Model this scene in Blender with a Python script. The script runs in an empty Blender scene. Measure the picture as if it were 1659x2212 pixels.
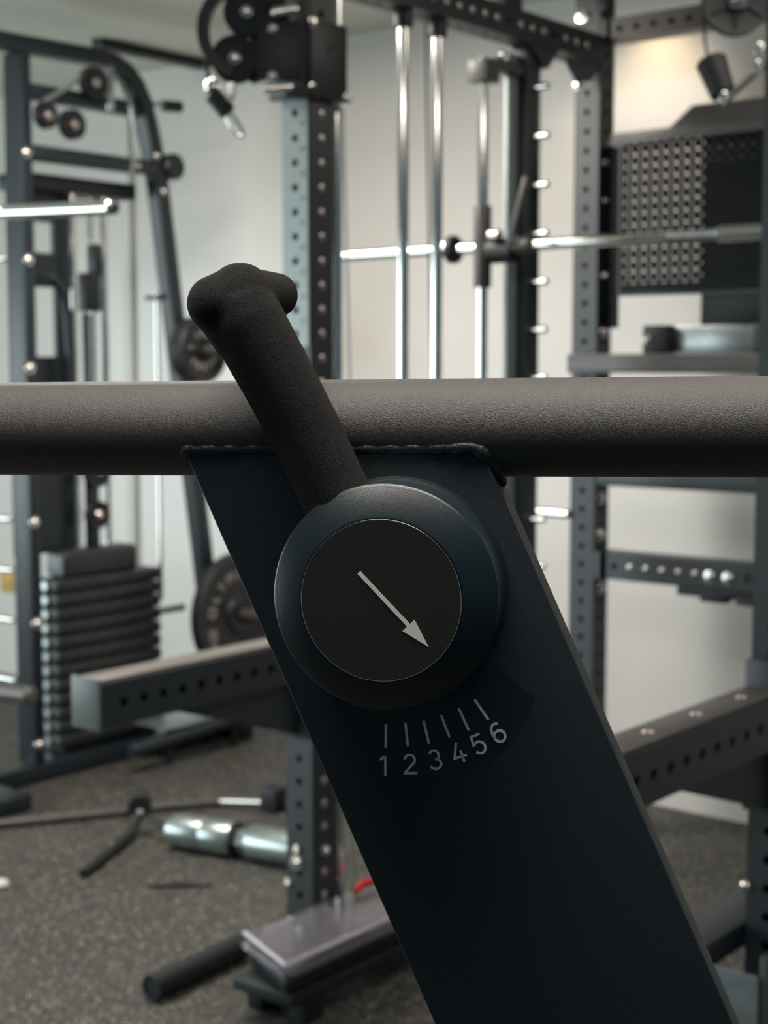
import bpy, bmesh, math, random
from mathutils import Vector, Matrix
from math import sin, cos, pi, radians, atan, sqrt

sc = bpy.context.scene
col = sc.collection
random.seed(7)

# ------------------------------------------------------------------ camera
CAM_H = 1.3
cam = bpy.data.cameras.new('camera')
camo = bpy.data.objects.new('camera', cam)
col.objects.link(camo)
cam.sensor_fit = 'HORIZONTAL'
cam.sensor_width = 36.0
cam.lens = 3300.0 / 1659.0 * 36.0
cam.clip_start = 0.05
camo.location = (0, 0, CAM_H)
camo.rotation_euler = (pi / 2 - atan(316 / 3300.0), 0, 0)
cam.dof.use_dof = True
cam.dof.focus_distance = 0.695
cam.dof.aperture_fstop = cam.lens / 4.1
sc.camera = camo

# ------------------------------------------------------------------ view, world, lights
sc.view_settings.view_transform = 'Standard'
sc.view_settings.look = 'None'
sc.view_settings.gamma = 1.0
sc.view_settings.exposure = 0.0
sc.view_settings.use_curve_mapping = False
w = bpy.data.worlds.new('world')
sc.world = w
w.use_nodes = True
w.node_tree.nodes['Background'].inputs[0].default_value = (0.40, 0.72, 0.95, 1)
w.node_tree.nodes['Background'].inputs[1].default_value = 0.15


def area(name, loc, direction, sx, sy, power, color):
    l = bpy.data.lights.new(name, 'AREA')
    l.shape = 'RECTANGLE'
    l.size, l.size_y = sx, sy
    l.energy = power
    l.color = color
    o = bpy.data.objects.new(name, l)
    col.objects.link(o)
    o.location = loc
    o.rotation_euler = Vector(direction).to_track_quat('-Z', 'Y').to_euler()
    return o


# daylight through the wide window in the left wall
wd = area('window_daylight', (-4.55, 3.85, 0.96), (1, 0, -0.22), 4.1, 1.84, 92, (0.87, 0.99, 1.0))
wd.data.spread = radians(150)
# ceiling panels
PANELS = [(-0.05, 0.60), (-0.95, 3.75), (1.3, 3.0)]
for i, (x, y) in enumerate(PANELS):
    area('ceiling_panel_light', (x, y, 2.345), (0, 0, -1), 1.2, 0.58, (33, 48, 4)[i], (1.0, 0.91, 0.83))

# ------------------------------------------------------------------ rack frame
A = radians(51)
L0 = Vector((-0.164, 3.23, 0))
ROT = Matrix.Rotation(A, 3, 'Z')


def RV(p):
    return Vector((p[0], -p[1], p[2]))


def world(u, v, z):
    return L0 + ROT @ RV((u, v, z))


# ------------------------------------------------------------------ materials
def nm(name):
    m = bpy.data.materials.new(name)
    m.use_nodes = True
    nt = m.node_tree
    return m, nt, nt.nodes['Principled BSDF']


def noise(nt, scale, detail=2.0, rough=0.5, coord='Object'):
    tc = nt.nodes.new('ShaderNodeTexCoord')
    n = nt.nodes.new('ShaderNodeTexNoise')
    n.inputs['Scale'].default_value = scale
    n.inputs['Detail'].default_value = detail
    n.inputs['Roughness'].default_value = rough
    nt.links.new(tc.outputs[coord], n.inputs['Vector'])
    return n


def ramp(nt, src, stops):
    r = nt.nodes.new('ShaderNodeValToRGB')
    e = r.color_ramp.elements
    while len(e) < len(stops):
        e.new(0.5)
    for k, (p, c) in enumerate(stops):
        e[k].position = p
        e[k].color = (*c, 1) if len(c) == 3 else c
    nt.links.new(src, r.inputs[0])
    return r


def mat(name, c, rough=0.5, metal=0.0, spec=0.5, var=0.0, vscale=20.0, bump=0.0, bscale=800.0, coat=0.0, bdist=0.001):
    m, nt, b = nm(name)
    b.inputs['Base Color'].default_value = (*c, 1)
    b.inputs['Roughness'].default_value = rough
    b.inputs['Metallic'].default_value = metal
    b.inputs['Specular IOR Level'].default_value = spec
    if coat:
        b.inputs['Coat Weight'].default_value = coat
        b.inputs['Coat Roughness'].default_value = 0.12
    if var:
        n = noise(nt, vscale, 4)
        r = ramp(nt, n.outputs['Fac'], [(0.3, tuple(x * (1 - var) for x in c)), (0.7, tuple(min(1, x * (1 + var)) for x in c))])
        nt.links.new(r.outputs[0], b.inputs['Base Color'])
    if bump:
        n = noise(nt, bscale, 3, 0.55)
        bp = nt.nodes.new('ShaderNodeBump')
        bp.inputs['Strength'].default_value = bump
        bp.inputs['Distance'].default_value = bdist
        nt.links.new(n.outputs['Fac'], bp.inputs['Height'])
        nt.links.new(bp.outputs[0], b.inputs['Normal'])
    return m


M = {}
M['rack'] = mat('rack_powder_coat', (0.0080, 0.0150, 0.0205), 0.48, spec=0.85, var=0.15, vscale=30)
M['machine'] = mat('machine_powder_coat', (0.0075, 0.0145, 0.0205), 0.42, spec=0.6, var=0.15, vscale=30)
M['satin'] = mat('satin_steel', (0.27, 0.315, 0.315), 0.42, metal=0.35, var=0.06, vscale=60)
M['chrome'] = mat('chrome', (0.82, 0.83, 0.80), 0.12, metal=1.0)
M['bolt'] = mat('zinc_bolt', (0.80, 0.77, 0.74), 0.16, metal=1.0)
M['plug'] = mat('bare_steel_plug', (0.62, 0.55, 0.53), 0.30, metal=1.0)
M['black'] = mat('black_plastic', (0.006, 0.009, 0.012), 0.50)
M['rubber'] = mat('black_rubber', (0.006, 0.009, 0.011), 0.62, bump=0.15, bscale=300)
M['iron'] = mat('cast_iron_enamel', (0.018, 0.021, 0.025), 0.45, var=0.2, vscale=40, bump=0.2, bscale=160)
M['letter'] = mat('raised_silver_letters', (0.62, 0.57, 0.55), 0.5, var=0.2, vscale=60)
M['stack'] = mat('stack_plate_enamel', (0.022, 0.025, 0.028), 0.45, var=0.2, vscale=30)
M['steelgrey'] = mat('brushed_grey_steel', (0.42, 0.46, 0.47), 0.32, metal=0.9, var=0.1, vscale=50)
M['silver'] = mat('silver_weight', (0.40, 0.46, 0.46), 0.33, metal=0.9, var=0.08, vscale=40)
M['red'] = mat('red_plastic', (0.55, 0.012, 0.018), 0.35)
M['yellow'] = mat('yellow_card', (0.50, 0.30, 0.05), 0.6, var=0.2, vscale=25)
M['hole_shade'] = mat('hole_shade_black', (0.002, 0.003, 0.004), 0.9, spec=0.1)  # shade within the drilled tubes, put in as a black core
M['board'] = mat('peg_board_coat', (0.0065, 0.0100, 0.0125), 0.7, spec=0.2)
M['white'] = mat('white_pvc', (0.66, 0.67, 0.63), 0.5)
M['greybracket'] = mat('grey_bracket_coat', (0.075, 0.071, 0.070), 0.40, var=0.12, vscale=20)
M['liner'] = mat('toplit_grey_liner', (0.16, 0.148, 0.138), 0.42)  # paler than the right arm's strip: overhead light is in the grey
M['endplate'] = mat('lit_end_plate', (0.125, 0.155, 0.155), 0.45, var=0.08, vscale=30)  # pale tone carries the light falling on ends that face left
M['tread'] = mat('tread_plate_steel', (0.25, 0.30, 0.31), 0.40, metal=0.7, var=0.15, vscale=25)
M['fg'] = mat('front_powder_coat', (0.0045, 0.0092, 0.0130), 0.50, spec=0.42, bump=0.35, bscale=1300, bdist=0.0005)
M['fgtube'] = mat('front_tube_powder_coat', (0.027, 0.0255, 0.0245), 0.48, spec=0.65, bump=1.0, bscale=1900, bdist=0.0005)
M['weld'] = mat('painted_weld', (0.010, 0.013, 0.015), 0.44, spec=0.5, bump=0.7, bscale=500, bdist=0.001)
M['decal'] = mat('printed_numerals', (0.78, 0.74, 0.71), 0.55)
M['decalfilm'] = mat('decal_film', (0.0056, 0.0104, 0.0136), 0.50, spec=0.44)
M['arrow'] = mat('printed_arrow', (0.80, 0.77, 0.75), 0.5)
M['disc'] = mat('dial_disc_matte', (0.0165, 0.0150, 0.0125), 0.62, spec=0.35, bump=0.15, bscale=1500, bdist=0.0003)


def foam_mat():
    m, nt, b = nm('foam_grip')
    n = noise(nt, 1300, 4, 0.65)
    r = ramp(nt, n.outputs['Fac'], [(0.35, (0.0008, 0.0024, 0.0040)), (0.80, (0.0290, 0.0272, 0.0250))])
    nt.links.new(r.outputs[0], b.inputs['Base Color'])
    b.inputs['Roughness'].default_value = 0.8
    b.inputs['Specular IOR Level'].default_value = 0.12
    b.inputs['Sheen Weight'].default_value = 0.030
    b.inputs['Sheen Roughness'].default_value = 0.5
    b.inputs['Sheen Tint'].default_value = (0.9, 0.85, 0.78, 1)
    bp = nt.nodes.new('ShaderNodeBump')
    bp.inputs['Strength'].default_value = 0.9
    bp.inputs['Distance'].default_value = 0.0016
    nt.links.new(n.outputs['Fac'], bp.inputs['Height'])
    nt.links.new(bp.outputs[0], b.inputs['Normal'])
    return m


M['foam'] = foam_mat()


def dial_mat():
    # dark anodised ring with a few scuffs and dust specks
    m, nt, b = nm('dial_ring_satin')
    n = noise(nt, 55, 5, 0.7)
    s = noise(nt, 1900, 2, 0.5)
    r1 = ramp(nt, n.outputs['Fac'], [(0.64, (0, 0, 0)), (0.78, (1, 1, 1))])
    r2 = ramp(nt, s.outputs['Fac'], [(0.62, (0, 0, 0)), (0.72, (1, 1, 1))])
    mx = nt.nodes.new('ShaderNodeMath')
    mx.operation = 'MULTIPLY'
    nt.links.new(r1.outputs[0], mx.inputs[0])
    nt.links.new(r2.outputs[0], mx.inputs[1])
    mix = nt.nodes.new('ShaderNodeMixRGB')
    mix.inputs[1].default_value = (0.0045, 0.0120, 0.0170, 1)
    mix.inputs[2].default_value = (0.20, 0.19, 0.17, 1)
    nt.links.new(mx.outputs[0], mix.inputs[0])
    nt.links.new(mix.outputs[0], b.inputs['Base Color'])
    b.inputs['Roughness'].default_value = 0.36
    bp = nt.nodes.new('ShaderNodeBump')
    bp.inputs['Strength'].default_value = 0.25
    bp.inputs['Distance'].default_value = 0.0003
    nt.links.new(s.outputs['Fac'], bp.inputs['Height'])
    nt.links.new(bp.outputs[0], b.inputs['Normal'])
    return m


M['dial'] = dial_mat()


def clear_mat():
    m, nt, b = nm('clear_plastic')
    b.inputs['Base Color'].default_value = (0.80, 0.78, 0.84, 1)
    b.inputs['Roughness'].default_value = 0.07
    b.inputs['Transmission Weight'].default_value = 0.92
    b.inputs['IOR'].default_value = 1.25
    return m


M['clear'] = clear_mat()
M['rim_glint'] = mat('rim_glint_lilac', (0.48, 0.45, 0.50), 0.10, coat=1.0)  # pale lilac: the lid's rim highlight is in the colour
M['contents'] = mat('grey_contents', (0.075, 0.075, 0.085), 0.5, var=0.5, vscale=9)


def floor_mat():
    m, nt, b = nm('speckled_rubber_floor')
    tc = nt.nodes.new('ShaderNodeTexCoord')
    v = nt.nodes.new('ShaderNodeTexVoronoi')
    v.inputs['Scale'].default_value = 400
    nt.links.new(tc.outputs['Object'], v.inputs['Vector'])
    sep = nt.nodes.new('ShaderNodeSeparateColor')
    nt.links.new(v.outputs['Color'], sep.inputs[0])
    r = ramp(nt, sep.outputs[0], [(0.0, (0.020, 0.022, 0.0205)), (0.55, (0.045, 0.0455, 0.041)), (0.86, (0.105, 0.102, 0.088)), (0.965, (0.80, 0.74, 0.60))])
    r.color_ramp.interpolation = 'CONSTANT'
    n = noise(nt, 2.5, 3)
    r2 = ramp(nt, n.outputs['Fac'], [(0.3, (0.88, 0.88, 0.88)), (0.7, (1.08, 1.07, 1.05))])
    mx = nt.nodes.new('ShaderNodeMixRGB')
    mx.blend_type = 'MULTIPLY'
    mx.inputs[0].default_value = 1
    nt.links.new(r.outputs[0], mx.inputs[1])
    nt.links.new(r2.outputs[0], mx.inputs[2])
    nt.links.new(mx.outputs[0], b.inputs['Base Color'])
    b.inputs['Roughness'].default_value = 0.6
    bp = nt.nodes.new('ShaderNodeBump')
    bp.inputs['Strength'].default_value = 0.6
    bp.inputs['Distance'].default_value = 0.002
    nt.links.new(v.outputs['Distance'], bp.inputs['Height'])
    nt.links.new(bp.outputs[0], b.inputs['Normal'])
    return m


M['floor'] = floor_mat()
M['wall'] = mat('painted_wall', (0.68, 0.655, 0.62), 0.32, var=0.03, vscale=1.2, coat=0.15)
M['wall_dark'] = mat('painted_dark_wall', (0.16, 0.17, 0.17), 0.6, var=0.05, vscale=1.5)
M['ceiling'] = mat('ceiling_panel_paint', (0.70, 0.70, 0.62), 0.7, var=0.04, vscale=1.0)
M['frame_white'] = mat('window_frame_paint', (0.6, 0.6, 0.58), 0.5)
mm, nt_, b_ = nm('light_diffuser')
b_.inputs['Emission Color'].default_value = (1, 0.9, 0.78, 1)
b_.inputs['Emission Strength'].default_value = 4.0
M['diffuser'] = mm


# ------------------------------------------------------------------ mesh builder
class MB:
    """collects shapes in one coordinate frame; T maps input points to object space"""

    def __init__(self, T=RV):
        self.bm = bmesh.new()
        self.T = T

    def _v(self, pts):
        return [self.bm.verts.new(self.T(p)) for p in pts]

    def hexa(self, p8):
        v = self._v(p8)
        for f in ((0, 1, 2, 3), (7, 6, 5, 4), (0, 4, 5, 1), (1, 5, 6, 2), (2, 6, 7, 3), (3, 7, 4, 0)):
            self.bm.faces.new([v[i] for i in f])
        return self

    def box(self, a0, a1, b0, b1, c0, c1):
        return self.hexa([(a0, b0, c0), (a1, b0, c0), (a1, b1, c0), (a0, b1, c0), (a0, b0, c1), (a1, b0, c1), (a1, b1, c1), (a0, b1, c1)])

    def prism(self, poly, off):
        o = Vector(off)
        a = self._v(poly)
        b = self._v([Vector(p) + o for p in poly])
        n = len(poly)
        self.bm.faces.new(a)
        self.bm.faces.new(b[::-1])
        for i in range(n):
            j = (i + 1) % n
            self.bm.faces.new([a[i], b[i], b[j], a[j]])
        return self

    @staticmethod
    def basis(d):
        d = Vector(d).normalized()
        h = Vector((0, 0, 1)) if abs(d.z) < 0.9 else Vector((1, 0, 0))
        e = d.cross(h).normalized()
        return d, e, d.cross(e).normalized()

    def lathe(self, c, d, prof, n=24, a0=0.0):
        """prof: list of (radius, height along d) from centre c"""
        d, e, f = self.basis(d)
        c = Vector(c)
        rings = []
        for r, h in prof:
            if r < 1e-6:
                rings.append(self._v([c + d * h]))
            else:
                rings.append(self._v([c + d * h + (e * cos(a0 + 2 * pi * k / n) + f * sin(a0 + 2 * pi * k / n)) * r for k in range(n)]))
        for a, b in zip(rings, rings[1:]):
            for k in range(n):
                j = (k + 1) % n
                q = [a[k % len(a)], a[j % len(a)], b[j % len(b)], b[k % len(b)]]
                q2 = []
                for x in q:
                    if x not in q2:
                        q2.append(x)
                if len(q2) > 2:
                    self.bm.faces.new(q2)
        return self

    def cyl(self, p0, p1, r, n=20, r1=None, bev=0.0):
        p0, p1 = Vector(p0), Vector(p1)
        h = (p1 - p0).length
        r1 = r if r1 is None else r1
        if bev:
            prof = [(0, 0), (r - bev, 0), (r, bev), (r1, h - bev), (r1 - bev, h), (0, h)]
        else:
            prof = [(0, 0), (r, 0), (r1, h), (0, h)]
        return self.lathe(p0, p1 - p0, prof, n)

    def sphere(self, c, r, n=14, m=8):
        prof = [(r * sin(pi * k / m) if 0 < k < m else 0, -r * cos(pi * k / m)) for k in range(m + 1)]
        return self.lathe(c, (0, 0, 1), prof, n)

    def tube(self, path, r, n=12, closed=False, sec=None):
        """sweep a circle (or a rectangle sec=(half_in_plane, half_along_side), side) along path"""
        P = [Vector(p) for p in path]
        m = len(P)
        rings = []
        prev = None
        for i in range(m):
            if closed:
                t = P[(i + 1) % m] - P[i - 1]
            else:
                t = P[min(i + 1, m - 1)] - P[max(i - 1, 0)]
            t.normalize()
            if sec:
                side = Vector(sec[2])
                nrm = side.cross(t).normalized()
                a, b = sec[0], sec[1]
                rings.append(self._v([P[i] + nrm * a + side * b, P[i] - nrm * a + side * b, P[i] - nrm * a - side * b, P[i] + nrm * a - side * b]))
            else:
                if prev is None:
                    _, e, _f = self.basis(t)
                else:
                    e = (prev - t * prev.dot(t)).normalized()
                prev = e
                f = t.cross(e).normalized()
                rr = r[i] if isinstance(r, (list, tuple)) else r
                rings.append(self._v([P[i] + (e * cos(2 * pi * k / n) + f * sin(2 * pi * k / n)) * rr for k in range(n)]))
        q = len(rings[0])
        rng = range(m) if closed else range(m - 1)
        for i in rng:
            a, b = rings[i], rings[(i + 1) % m]
            for k in range(q):
                j = (k + 1) % q
                self.bm.faces.new([a[k], a[j], b[j], b[k]])
        if not closed:
            self.bm.faces.new(rings[0][::-1])
            self.bm.faces.new(rings[-1])
        return self

    def perf_face(self, c, ax, wd, nrm, length, width, pitch, first, count, r, n=16, depth=0.004):
        """a strip from c along ax, wide along wd, with count round holes; nrm points outward"""
        c, ax, wd, nrm = Vector(c), Vector(ax), Vector(wd), Vector(nrm)

        def P(s, t, d=0.0):
            return c + ax * s + wd * t - nrm * d

        hw = width / 2
        cells = [(first + pitch * k) for k in range(count)]
        s0 = cells[0] - pitch / 2
        s1 = cells[-1] + pitch / 2
        for a, b in ((0, s0), (s1, length)):
            if b - a > 1e-5:
                self.bm.faces.new(self._v([P(a, -hw), P(b, -hw), P(b, hw), P(a, hw)]))
        for s in cells:
            out, inn, deep = [], [], []
            for k in range(n):
                th = 2 * pi * k / n
                x, y = cos(th), sin(th)
                q = max(abs(x), abs(y))
                out.append(P(s + x / q * pitch / 2, y / q * hw))
                inn.append(P(s + x * r, y * r))
                deep.append(P(s + x * r, y * r, depth))
            o, i, d = self._v(out), self._v(inn), self._v(deep)
            for k in range(n):
                j = (k + 1) % n
                self.bm.faces.new([o[k], o[j], i[j], i[k]])
                self.bm.faces.new([i[k], i[j], d[j], d[k]])
        return self

    def perf_tube(self, c0, ax, wd, nr, length, w, d, pitch, first, count, r, faces):
        """square tube from c0 along ax; wd/nr are the section axes; faces: which of '+n','-n','+w','-w' are drilled"""
        c0, ax, wd, nr = Vector(c0), Vector(ax), Vector(wd), Vector(nr)
        for key, n_, w_, half, width in (('+n', nr, wd, d / 2, w), ('-n', -nr, wd, d / 2, w), ('+w', wd, nr, w / 2, d), ('-w', -wd, nr, w / 2, d)):
            c = c0 + n_ * half
            if key in faces:
                self.perf_face(c, ax, w_, n_, length, width, pitch, first, count, r)
            else:
                self.bm.faces.new(self._v([c - w_ * width / 2, c + ax * length - w_ * width / 2, c + ax * length + w_ * width / 2, c + w_ * width / 2]))
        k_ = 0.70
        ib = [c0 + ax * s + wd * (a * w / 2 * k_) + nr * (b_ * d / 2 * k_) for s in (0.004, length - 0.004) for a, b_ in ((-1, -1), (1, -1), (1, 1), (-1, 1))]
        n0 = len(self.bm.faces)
        self.hexa(ib)  # black core added so the drilled holes read dark
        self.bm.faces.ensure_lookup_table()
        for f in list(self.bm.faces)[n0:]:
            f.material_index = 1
        for s in (0, length):
            c = c0 + ax * s
            self.bm.faces.new(self._v([c + wd * a * w / 2 + nr * b * d / 2 for a, b in ((-1, -1), (1, -1), (1, 1), (-1, 1))]))
        return self

    def mesh(self, name, base=(0, 0, 0), bevel=0.0, seg=2, smooth=True, weld=True):
        bm = self.bm
        if weld:
            bmesh.ops.remove_doubles(bm, verts=bm.verts, dist=1e-6)
        if bevel:
            es = [e for e in bm.edges if len(e.link_faces) == 2 and e.calc_face_angle(0) > 0.6]
            bmesh.ops.bevel(bm, geom=es, offset=bevel, segments=seg, profile=0.5, affect='EDGES')
        bmesh.ops.recalc_face_normals(bm, faces=bm.faces)
        bmesh.ops.translate(bm, verts=bm.verts, vec=-Vector(base))
        me = bpy.data.meshes.new(name)
        bm.to_mesh(me)
        bm.free()
        if smooth:
            me.polygons.foreach_set('use_smooth', [True] * len(me.polygons))
            me.set_sharp_from_angle(angle=radians(32))
        return me

    def build(self, name, m, parent=None, bevel=0.0, seg=2, base=None, smooth=True):
        if base is None:
            base = parent['_base'] if parent is not None and '_base' in parent else (0, 0, 0)
        me = self.mesh(name, base, bevel, seg, smooth)
        me.materials.append(M[m] if isinstance(m, str) else m)
        if any(p.material_index == 1 for p in me.polygons):
            me.materials.append(M['hole_shade'])
        o = bpy.data.objects.new(name, me)
        col.objects.link(o)
        if parent is not None:
            o.parent = parent
            o['_base'] = tuple(base)
        return o


def link(name, me, parent, loc=(0, 0, 0), rot=None):
    """an object sharing mesh data, placed in the parent's space"""
    o = bpy.data.objects.new(name, me)
    col.objects.link(o)
    o.parent = parent
    o.location = loc
    if rot is not None:
        o.rotation_euler = rot
    return o


def tag(o, label, cat, group=None):
    o['label'] = label
    o['category'] = cat
    if group:
        o['group'] = group
    return o


def thing(name, label, cat, u, v, z=0.0, group=None):
    o = bpy.data.objects.new(name, None)
    o.empty_display_size = 0.05
    col.objects.link(o)
    o.location = world(u, v, z)
    o.rotation_euler = (0, 0, A)
    o['_base'] = tuple(RV((u, v, z)))
    return tag(o, label, cat, group)


def solo(name, mb, m, label, cat, u, v, z, bevel=0.0, group=None):
    """a thing that is one mesh, in rack coordinates"""
    o = mb.build(name, m, None, bevel, base=tuple(RV((u, v, z))))
    o.location = world(u, v, z)
    o.rotation_euler = (0, 0, A)
    return tag(o, label, cat, group)


def struct(name, mb, m, parent=None, bevel=0.0):
    o = mb.build(name, m, None, bevel)
    if parent is None:
        o.location = L0
        o.rotation_euler = (0, 0, A)
    else:
        o.parent = parent
    if parent is None:
        o['kind'] = 'structure'
    return o


def local(parent, p):
    return RV(p) - Vector(parent['_base'])


def text_mesh(s, size, depth=0.0004, spacing=1.0):
    c = bpy.data.curves.new('glyphs', 'FONT')
    c.body = s
    c.size = size
    c.align_x = 'CENTER'
    c.align_y = 'CENTER'
    c.extrude = depth
    c.resolution_u = 6
    c.space_character = spacing
    o = bpy.data.objects.new('glyphs', c)
    col.objects.link(o)
    dg = bpy.context.evaluated_depsgraph_get()
    me = bpy.data.meshes.new_from_object(o.evaluated_get(dg))
    bpy.data.objects.remove(o)
    bpy.data.curves.remove(c)
    return me


# shared little meshes, axis +Z outward from the seat at z = 0
def unit(name, m, prof, n=18):
    b = MB(Vector)
    b.lathe((0, 0, 0), (0, 0, 1), prof, n)
    me = b.mesh(name)
    me.materials.append(M[m])
    return me


ME_PLUG = unit('hole_plug', 'plug', [(0.0092, -0.001), (0.0092, 0.0008), (0.0075, 0.0024), (0.004, 0.0036), (0, 0.0040)], 16)
ME_BOLT = unit('bolt', 'bolt', [(0.017, -0.001), (0.017, 0.002), (0.0115, 0.0025), (0.0115, 0.009), (0.0085, 0.0125), (0, 0.0140)], 12)
ME_BOLT_S = unit('bolt', 'bolt', [(0.011, -0.001), (0.011, 0.002), (0.0085, 0.0025), (0.0085, 0.007), (0.0060, 0.0100), (0, 0.0110)], 12)
ME_PEG = unit('catch_peg', 'chrome', [(0, -0.001), (0.0090, -0.001), (0.0090, 0.042), (0.006, 0.046), (0, 0.046)], 14)

# rotations that turn +Z (outward) to a rack direction, in the things' local frames (x = u, y = -v)
TO = {'+v': (pi / 2, 0, 0), '-v': (-pi / 2, 0, 0), '-u': (0, -pi / 2, 0), '+u': (0, pi / 2, 0), '+z': (0, 0, 0)}


def plant(name, me, parent, p, d):
    return link(name, me, parent, local(parent, p), TO[d])


# ================================================================== SETTING
UW = 1.55     # back wall plane
fl = MB().box(-4.5, 1.75, -7.6, 5.0, -0.05, 0.0)
struct('floor', fl, 'floor')
struct('wall_back', MB().box(UW, UW + 0.12, -7.6, 5.0, 0, 2.39), 'wall')
ce = struct('ceiling', MB().box(-4.5, 1.75, -7.6, 5.0, 2.40, 2.46), 'ceiling')
seams = [-7.6, -6.4, -4.57, -3.205, -1.376, 0.45, 2.28, 4.1, 5.0]
for a, b in zip(seams, seams[1:]):
    struct('panel', MB().box(-4.5, UW, a + 0.003, b - 0.003, 2.388, 2.40), 'ceiling', ce)
struct('trim_1', MB().box(1.05, UW, -1.90, -1.845, 2.358, 2.388), 'black', bevel=0.004)
struct('trim_2', MB().box(UW - 0.022, UW, -2.305, -2.262, 0.0, 2.388), 'white', bevel=0.004)


def wstruct(name, boxes, m, parent=None):
    b = MB(Vector)
    for q in boxes:
        b.box(*q)
    me = b.mesh(name)
    me.materials.append(M[m])
    o = bpy.data.objects.new(name, me)
    col.objects.link(o)
    if parent is not None:
        o.parent = parent
    else:
        o['kind'] = 'structure'
    return o


# the window wall on the left
wstruct('wall_left', [(-4.75, -4.6, -2.2, 8.7, 0, 0.03), (-4.75, -4.6, -2.2, 8.7, 1.90, 2.39), (-4.75, -4.6, -2.2, 1.8, 0.03, 1.90), (-4.75, -4.6, 5.9, 8.7, 0.03, 1.90)], 'wall')
wf = wstruct('window_1', [(-4.70, -4.64, 1.8, 5.9, 0.03, 0.07), (-4.70, -4.64, 1.8, 5.9, 1.86, 1.90), (-4.70, -4.64, 1.8, 1.84, 0.07, 1.86), (-4.70, -4.64, 5.86, 5.9, 0.07, 1.86)], 'frame_white')
for y in (2.82, 3.85, 4.88):
    wstruct('frame', [(-4.70, -4.64, y - 0.025, y + 0.025, 0.07, 1.86)], 'frame_white', wf)

for i, (x, y) in enumerate(PANELS):
    o = bpy.data.objects.new('ceiling_light', None)
    col.objects.link(o)
    o.location = (x, y, 2.388)
    tag(o, ('flush rectangular ceiling light over the front machine', 'flush rectangular ceiling light above the left spotter arm', 'flush rectangular ceiling light over the right spotter arm side of the rack')[i], 'light', 'flush ceiling lights')
    b = MB(Vector)
    for q in ((-0.63, 0.63, -0.33, -0.30, -0.035, 0), (-0.63, 0.63, 0.30, 0.33, -0.035, 0), (-0.63, -0.6, -0.30, 0.30, -0.035, 0), (0.6, 0.63, -0.30, 0.30, -0.035, 0)):
        b.box(*q)
    b.build('frame', 'frame_white', o, base=(0, 0, 0))
    MB(Vector).box(-0.6, 0.6, -0.30, 0.30, -0.03, -0.02).build('diffuser', 'diffuser', o, base=(0, 0, 0))

# added warm spot standing in for lamps reflected in the back wall
sp = thing('wall_patch_spot', 'added warm spot, out of view, making the warm patch on the back wall behind the rear rack upright', 'light', 1.42, -0.03, 2.388)
MB().lathe((1.42, -0.03, 2.388), (0, 0, -1), [(0.03, 0.004), (0.045, 0.006), (0.05, 0.0), (0.0, 0.0)], 24).build('spot_ring', 'frame_white', sp)
l = bpy.data.lights.new('wall_patch_light', 'SPOT')
l.energy = 6
l.color = (1.0, 0.72, 0.40)
l.spot_size = radians(110)
l.spot_blend = 0.8
l.shadow_soft_size = 0.03
lo = bpy.data.objects.new('wall_patch_light', l)
col.objects.link(lo)
lo.location = world(1.42, -0.03, 2.37)

# ================================================================== FRONT MACHINE (sharp)
t_, r_ = radians(11), radians(0.6)
FX = Vector((cos(t_) * cos(r_), -sin(t_) * cos(r_), sin(r_)))
FZ = (Vector((0, 0, 1)) - FX * FX.z).normalized()
FY = FZ.cross(FX)
FO = Vector((0.00642, 0.72250, 1.19451))
fm = bpy.data.objects.new('exercise_machine', None)
col.objects.link(fm)
tag(fm, 'black machine arm with numbered dial, foam lever and crossbar in sharp focus', 'machine')
fm.matrix_world = Matrix(((FX.x, FY.x, FZ.x, FO.x), (FX.y, FY.y, FZ.y, FO.y), (FX.z, FY.z, FZ.z, FO.z), (0, 0, 0, 1)))
Z0 = (0, 0, 0)
TUBE_Y, TUBE_Z, TUBE_R = 0.0205, 0.0755, 0.0236
b = MB(Vector)
b.lathe((-0.62, TUBE_Y, TUBE_Z), (1, 0, 0), [(0, 0), (TUBE_R - 0.002, 0), (TUBE_R, 0.002), (TUBE_R, 1.238), (TUBE_R - 0.002, 1.24), (0, 1.24)], 72)
b.build('crossbar', 'fgtube', fm, base=Z0)

# the slanted arm: flat bar 25 mm deep from the crossbar down to the floor
sl = 0.4335
zt, zb = 0.066, -1.19


def edge_l(z):
    return -0.0768 - sl * z


def edge_r(z):
    return 0.0697 - sl * z


b = MB(Vector)
b.prism([(edge_l(zt), 0, zt), (edge_r(zt) + 0.0, 0, zt), (edge_r(zb), 0, zb), (edge_l(zb), 0, zb)], (0, 0.025, 0))
b.build('arm', 'fg', fm, bevel=0.0012, seg=3, base=Z0)
MB(Vector).box(edge_l(zb) - 0.05, edge_r(zb) + 0.05, -0.05, 0.075, zb - 0.003, zb + 0.012).build('foot', 'fg', fm, bevel=0.002, base=Z0)

# weld beads along the top edge and down both corners
wb = MB(Vector)


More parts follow.
